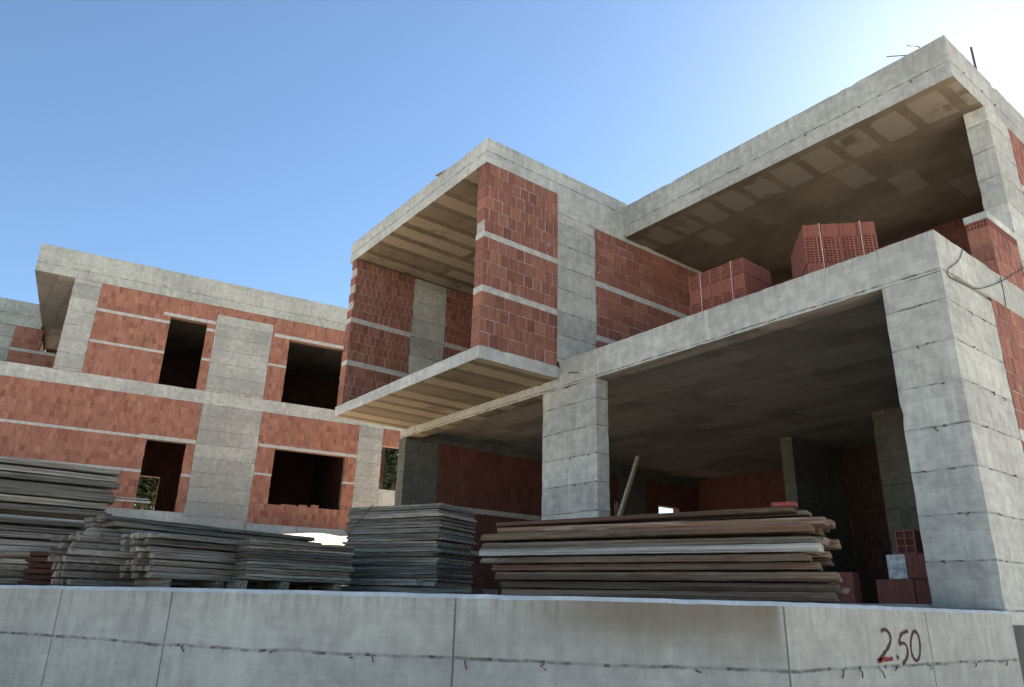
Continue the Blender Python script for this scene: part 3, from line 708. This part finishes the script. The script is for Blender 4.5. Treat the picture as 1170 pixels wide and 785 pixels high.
# low sheets between it and the square stack
P3 = Vector((ray(279, 640).x, ray(279, 640).y)); P3 = P3*(8.2/P3.length); A3 = math.atan2(.82, .57)+R(35)
p = Vector((ray(281, 640).x, ray(281, 640).y)).normalized()*8.3; q3 = Vector((ray(402, 640).x, ray(402, 640).y)).normalized()*8.75
d3 = q3-p; A3 = math.atan2(d3.y, d3.x)
sh = bank('grey_sheet', d3.length, .7, .028, [M['wood_g'], M['ply'], M['wood_t']], 6, ragged=.02, warp=.006)
z = .19
for i in range(13):
    j = Vector((RND.uniform(-.02, .04), RND.uniform(-.02, .02)))
    place('grey_sheet', RND.choice(sh), (p.x+j.x, p.y+j.y, z), A3+RND.uniform(-.015, .015), 'thin grey board sheet in the low stack under the annex window', 'board sheet', 'board sheets of the low stack', rx=RND.uniform(-.006, .006)); z += .031
spacer(p, A3, (.05, .5, 1.1), .08, .10, 'spacer blocks under the low sheet stack', 'small timber block under the low sheet stack', .6)
for k in range(3):
    pk = p+Vector((-d3.y, d3.x)).normalized()*(.22*k-.06)
    place('grey_plank', plank_mesh('grey_plank', d3.length+.5, .2, .06, M['wood_g'], 80+k), (pk.x, pk.y, .0), A3, 'grey plank on the ground under the low sheet stack', 'plank', 'planks under the low sheet stack')
# high stack at the far left, running along the wall
P4 = Vector((-10.30, -1.9)); A4 = R(90)
z4 = stackup('old_plank', 'old brownish plank low in the high stack beside the wall', 'plank', 'lower planks of the high stack', P4+Vector((0, -.35)), A4, 3.75, .22, .075, 10, 3, .02, [M['wood_g'], M['wood_t'], M['wood_g'], M['wood_b']], .05, .012, 7, .01, 24)
spacer(P4, A4, (.4, 2.3), z4, .07, 'spacers between the two tiers of the high stack', 'spacer block between the two tiers of the high stack', .6)
z4 += .072
z5 = stackup('scaffold_plank', 'broad weathered grey plank in the upper tier of the high stack', 'plank', 'upper planks of the high stack', P4+Vector((.04, 0)), A4, 3.62, .26, .082, 7, 3, z4, [M['wood_g']], .035, .008, 6, .01, 25)
# rust red sheets leaning low against it
for k in range(7):
    P5 = Vector((ray(30, 640).x, ray(30, 640).y)).normalized()*9.9
    place('rusty_panel', plank_mesh('rusty_panel', .75, .5, .05, M['rust_sheet'], 30+k, 2), (P5.x+RND.uniform(-.02, .02), P5.y+RND.uniform(-.03, .03), .02+.062*k), R(80)+RND.uniform(-.05, .05), 'rust red steel panel in the small pile before the high stack', 'steel panel', 'rust red panels in a small pile')
P6 = Vector((ray(-6, 640).x, ray(-6, 640).y)).normalized()*10.3
stackup('grey_batten', 'short grey batten in the loose pile at the left end of the wall', 'batten', 'short battens at the left end', P6, R(68), .95, .11, .07, 6, 3, .02, [M['wood_g'], M['wood_t']], .07, .01, 5, .01, 26)
P7 = Vector((ray(76, 640).x, ray(76, 640).y)).normalized()*8.6
stackup('timber_offcut', 'grey timber offcut with its end grain facing the street beside the rust red pile', 'timber', 'timber offcuts beside the rust red pile', P7, AB-.1, .7, .07, .065, 8, 5, .02, [M['wood_g'], M['wood_t'], M['wood_g']], .05, .006, 7, .004, 27)

# leaning prop inside the bay
pt, pb = onx(729, 522, -12.5), onx(707, 592, -12.2)
mb = MB(); dd = (pt-pb); pb = pb-dd*1.25
w_ = Vector((.05, .05, 0))
mb.tube([pb, pt], .055, 4)
tag(mb.build('leaning_prop', M['prop']), 'pale timber prop leaning inside the dark open bay', 'timber prop')

# ------------------------------------------------------------------ hollow bricks
def hollow_brick(w, d, h, nx=3, nz=4, mi=0):
    m = MB(); m.box(.006, w-.006, .02, d-.02, .006, h-.006, 1)
    t = .016
    for i in range(nx+1): x = (w-t)*i/nx; m.box(x, x+t, 0, d, 0, h, 0, RND.random())
    for j in range(nz+1): zz = (h-t)*j/nz; m.box(.001, w-.001, .001, d-.001, zz+.0005, zz+t-.0005, 0, RND.random())
    return m
def place_mesh(name, me, loc, rz, label, cat, group=None):
    o = bpy.data.objects.new(name, me); COL.objects.link(o); o.location = loc; o.rotation_euler = (0, 0, rz); return tag(o, label, cat, group)
def solid_brick(w, d, h, mat, seed=1):
    m = MB(); m.box(0, w, 0, d, 0, h, 0, random.Random(seed).random()); o = m.build('x', mat, bevel=.006); me = o.data; bpy.data.objects.remove(o); return me
by = 8.85
def bxz(px, py): d = ray(px, py); q = d*(by/d.y); return q.x, q.z
xa = bxz(1003, 690)[0]; bwid = bxz(1026, 680)[0]-bxz(1004, 680)[0]; bh = .27
hm = hollow_brick(bwid-.008, .25, bh, 2, 3).build('x', [M['pack_brick'], M['hole']]); hme = hm.data; bpy.data.objects.remove(hm)
br = solid_brick(bwid-.008, .25, bh, M['pack_brick']); wbk = solid_brick(bwid-.012, .25, bh, M['white_brick'])
zf = .131
names = ['leftmost red brick in the bottom row of the little heap by the corner column', 'middle red brick in the bottom row of the little heap by the corner column', 'red brick in the bottom row touching the corner column']
for i in range(3): place_mesh('loose_brick', br, (xa+i*bwid, by+RND.uniform(0, .03), zf), 0, names[i], 'brick')
place_mesh('loose_brick', wbk, (xa+1.0*bwid-.06, by+.02, zf+bh+.002), .06, 'whitish cement splashed brick on the little heap by the corner column', 'brick')
place_mesh('loose_brick', br, (xa+2.0*bwid-.04, by, zf+bh+.002), -.03, 'smooth red brick beside the whitish one on the little heap', 'brick')
place_mesh('loose_brick', hme, (xa+1.55*bwid-.06, by+.05, zf+2*bh+.004), .10, 'hollow red brick crowning the little heap by the corner column', 'brick')
d = ray(957, 690); q = d*(8.9/d.y)
place_mesh('loose_brick', solid_brick(.22, .2, .36, M['pack_brick'], 4), (q.x, 8.9, zf), .1, 'single brick standing right of the brown board stack', 'brick')
# strapped packs of bricks on the balcony
def pack(name, loc, rz, nx, ny, nz, w, d, h, label, seed, rows_side):
    rt = empty(name, loc, rz, label, 'brick pack', 'strapped brick packs on the balcony'); rn = random.Random(seed)
    pal = MB()
    for k in range(3): pal.box(.02, nx*w-.02, ny*d*.5*k-(.1 if k == 2 else 0)+(0 if k else .0), ny*d*.5*k+(.1 if k < 2 else 0), 0, .09)
    for k in range(5): pal.box(nx*w*k/5+.01, nx*w*(k+1)/5-.03, 0, ny*d, .092, .112)
    pal.build('pallet', M['wood_t'], rt)
    hb = hollow_brick(w-.006, d-.006, h-.004, 4, 5); o = hb.build('hollow_brick', [M['pack_brick'], M['hole']], rt); hmesh = o.data; bpy.data.objects.remove(o)
    sb = solid_brick(w-.006, d-.006, h-.004, M['pack_brick'], seed)
    for k in range(nz):
        for i in range(nx):
            for j in range(ny):
                if 0 < i < nx-1 and 0 < j < ny-1 and k < nz-1: continue
                o = bpy.data.objects.new('hollow_brick', sb if k in rows_side else hmesh); COL.objects.link(o); o.parent = rt
                o.location = (i*w+rn.uniform(-.004, .004), j*d+rn.uniform(-.006, .006), .114+k*h)
    X, Y, Z = nx*w, ny*d, .114+nz*h
    for f in (.22, .78):
        st = MB(); x = X*f
        st.box(x, x+.016, -.012, -.008, .06, Z+.004); st.box(x, x+.016, Y+.004, Y+.008, .06, Z+.004); st.box(x, x+.016, -.012, Y+.008, Z+.0045, Z+.008)
        st.build('strap', M['strap'], rt)
    return rt
_d = ray(922, 300); _q = _d*(9.0/_d.y); PK2 = (_q.x, 9.0, 4.172)
pack('brick_pack', (-7.12, 9.15, 4.172), R(1), 5, 3, 4, .212, .26, .25, 'farther pallet of red hollow bricks stacked on the balcony before the brick wall', 3, (0, 2))
pack('brick_pack', PK2, R(42), 4, 4, 5, .245, .25, .205, 'taller strapped pallet of red hollow bricks at the middle of the balcony edge', 4, (1, 4))

# ------------------------------------------------------------------ trees behind the annex
def tree(x, y, h, r, seed, label):
    rn = random.Random(seed); z0 = ground_h(x, y)
    rt = empty('evergreen_tree', (x, y, z0), 0, label, 'tree')
    tr = MB(); tr.tube([(0, 0, -.2), (.05, .03, h*.4), (0, .05, h*.85)], .22, 8, 0, .05)
    tips = []
    for k in range(22):
        a = rn.uniform(0, 2*pi); zz = h*rn.uniform(.12, .85); rr = r*(1.05-zz/h)*rn.uniform(.6, 1)
        e = Vector((cos(a)*rr, sin(a)*rr, zz+rr*.35)); tr.tube([(0, 0, zz), tuple(e*.5+Vector((0, 0, zz*.5))), tuple(e)], .05, 5, 0, .012); tips.append((Vector((0, 0, zz)), e))
    tr.build('trunk', M['bark'], rt)
    cr = MB()
    for k in range(260):
        a, e = rn.choice(tips); c = a.lerp(e, rn.uniform(.35, 1.1))+Vector((rn.gauss(0, .2), rn.gauss(0, .2), rn.gauss(0, .25))); t = rn.random()
        for q in range(24):
            p = c+Vector((rn.gauss(0, .22), rn.gauss(0, .22), rn.gauss(0, .28))); u = Vector((rn.gauss(0, 1), rn.gauss(0, 1), rn.gauss(0, .6))).normalized(); v = u.orthogonal().normalized()
            s_ = rn.uniform(.09, .19); cr.quad(p-u*s_, p-v*s_*.5, p+u*s_, p+v*s_*.5, 0, min(1, max(0, t*.6+rn.random()*.4)))
    cr.build('crown', M['leaf'], rt)
def bear(px, dist): d = Vector((ray(px, 540).x, ray(px, 540).y)).normalized()*dist; return d.x, d.y
x, y = bear(450, 44); tree(x, y, 9.5, 2.4, 1, 'dark evergreen tree seen through the gap at the end of the annex')
x, y = bear(434, 47); tree(x, y, 7.5, 2.4, 2, 'lower dark evergreen beside the tall one beyond the annex')
x, y = bear(168, 46); tree(x, y, 6.0, 2.2, 3, 'green tree glimpsed through the annex ground floor doorway')

# ------------------------------------------------------------------ daylight
SUN_EL, SUN_AZ = R(35.5), R(13.3)     # azimuth from +Y towards -X
sd = Vector((-sin(SUN_AZ)*cos(SUN_EL), cos(SUN_AZ)*cos(SUN_EL), sin(SUN_EL)))
sl = bpy.data.lights.new('sun', 'SUN'); sl.energy = 5.0; sl.angle = R(.5); sl.color = (1, .95, .87)
so = bpy.data.objects.new('sun', sl); COL.objects.link(so); so.rotation_euler = sd.to_track_quat('Z', 'Y').to_euler(); so.location = sd*60
W = bpy.data.worlds.new('World'); S.world = W; W.use_nodes = True; wt = W.node_tree
sk = wt.nodes.new('ShaderNodeTexSky'); sk.sky_type = 'NISHITA'; sk.sun_disc = False; sk.sun_elevation = SUN_EL; sk.sun_rotation = -SUN_AZ
sk.air_density = .85; sk.dust_density = .2; sk.ozone_density = 4.6; sk.altitude = 50
wb = wt.nodes.new('ShaderNodeMix'); wb.data_type = 'RGBA'; wb.blend_type = 'MULTIPLY'; wb.inputs[0].default_value = 1; wb.inputs[7].default_value = (1.0, .985, .875, 1)   # the camera's white balance
wt.links.new(sk.outputs[0], wb.inputs[6]); wt.links.new(wb.outputs[2], wt.nodes['Background'].inputs[0]); wt.nodes['Background'].inputs[1].default_value = .05
S.view_settings.view_transform = 'Standard'; S.view_settings.look = 'None'; S.view_settings.gamma = 1; S.view_settings.exposure = 2.4; S.view_settings.use_curve_mapping = False
S.render.engine = 'CYCLES'; S.cycles.max_bounces = 7; S.cycles.diffuse_bounces = 6; S.cycles.use_denoising = True
S.cycles.sample_clamp_indirect = 8
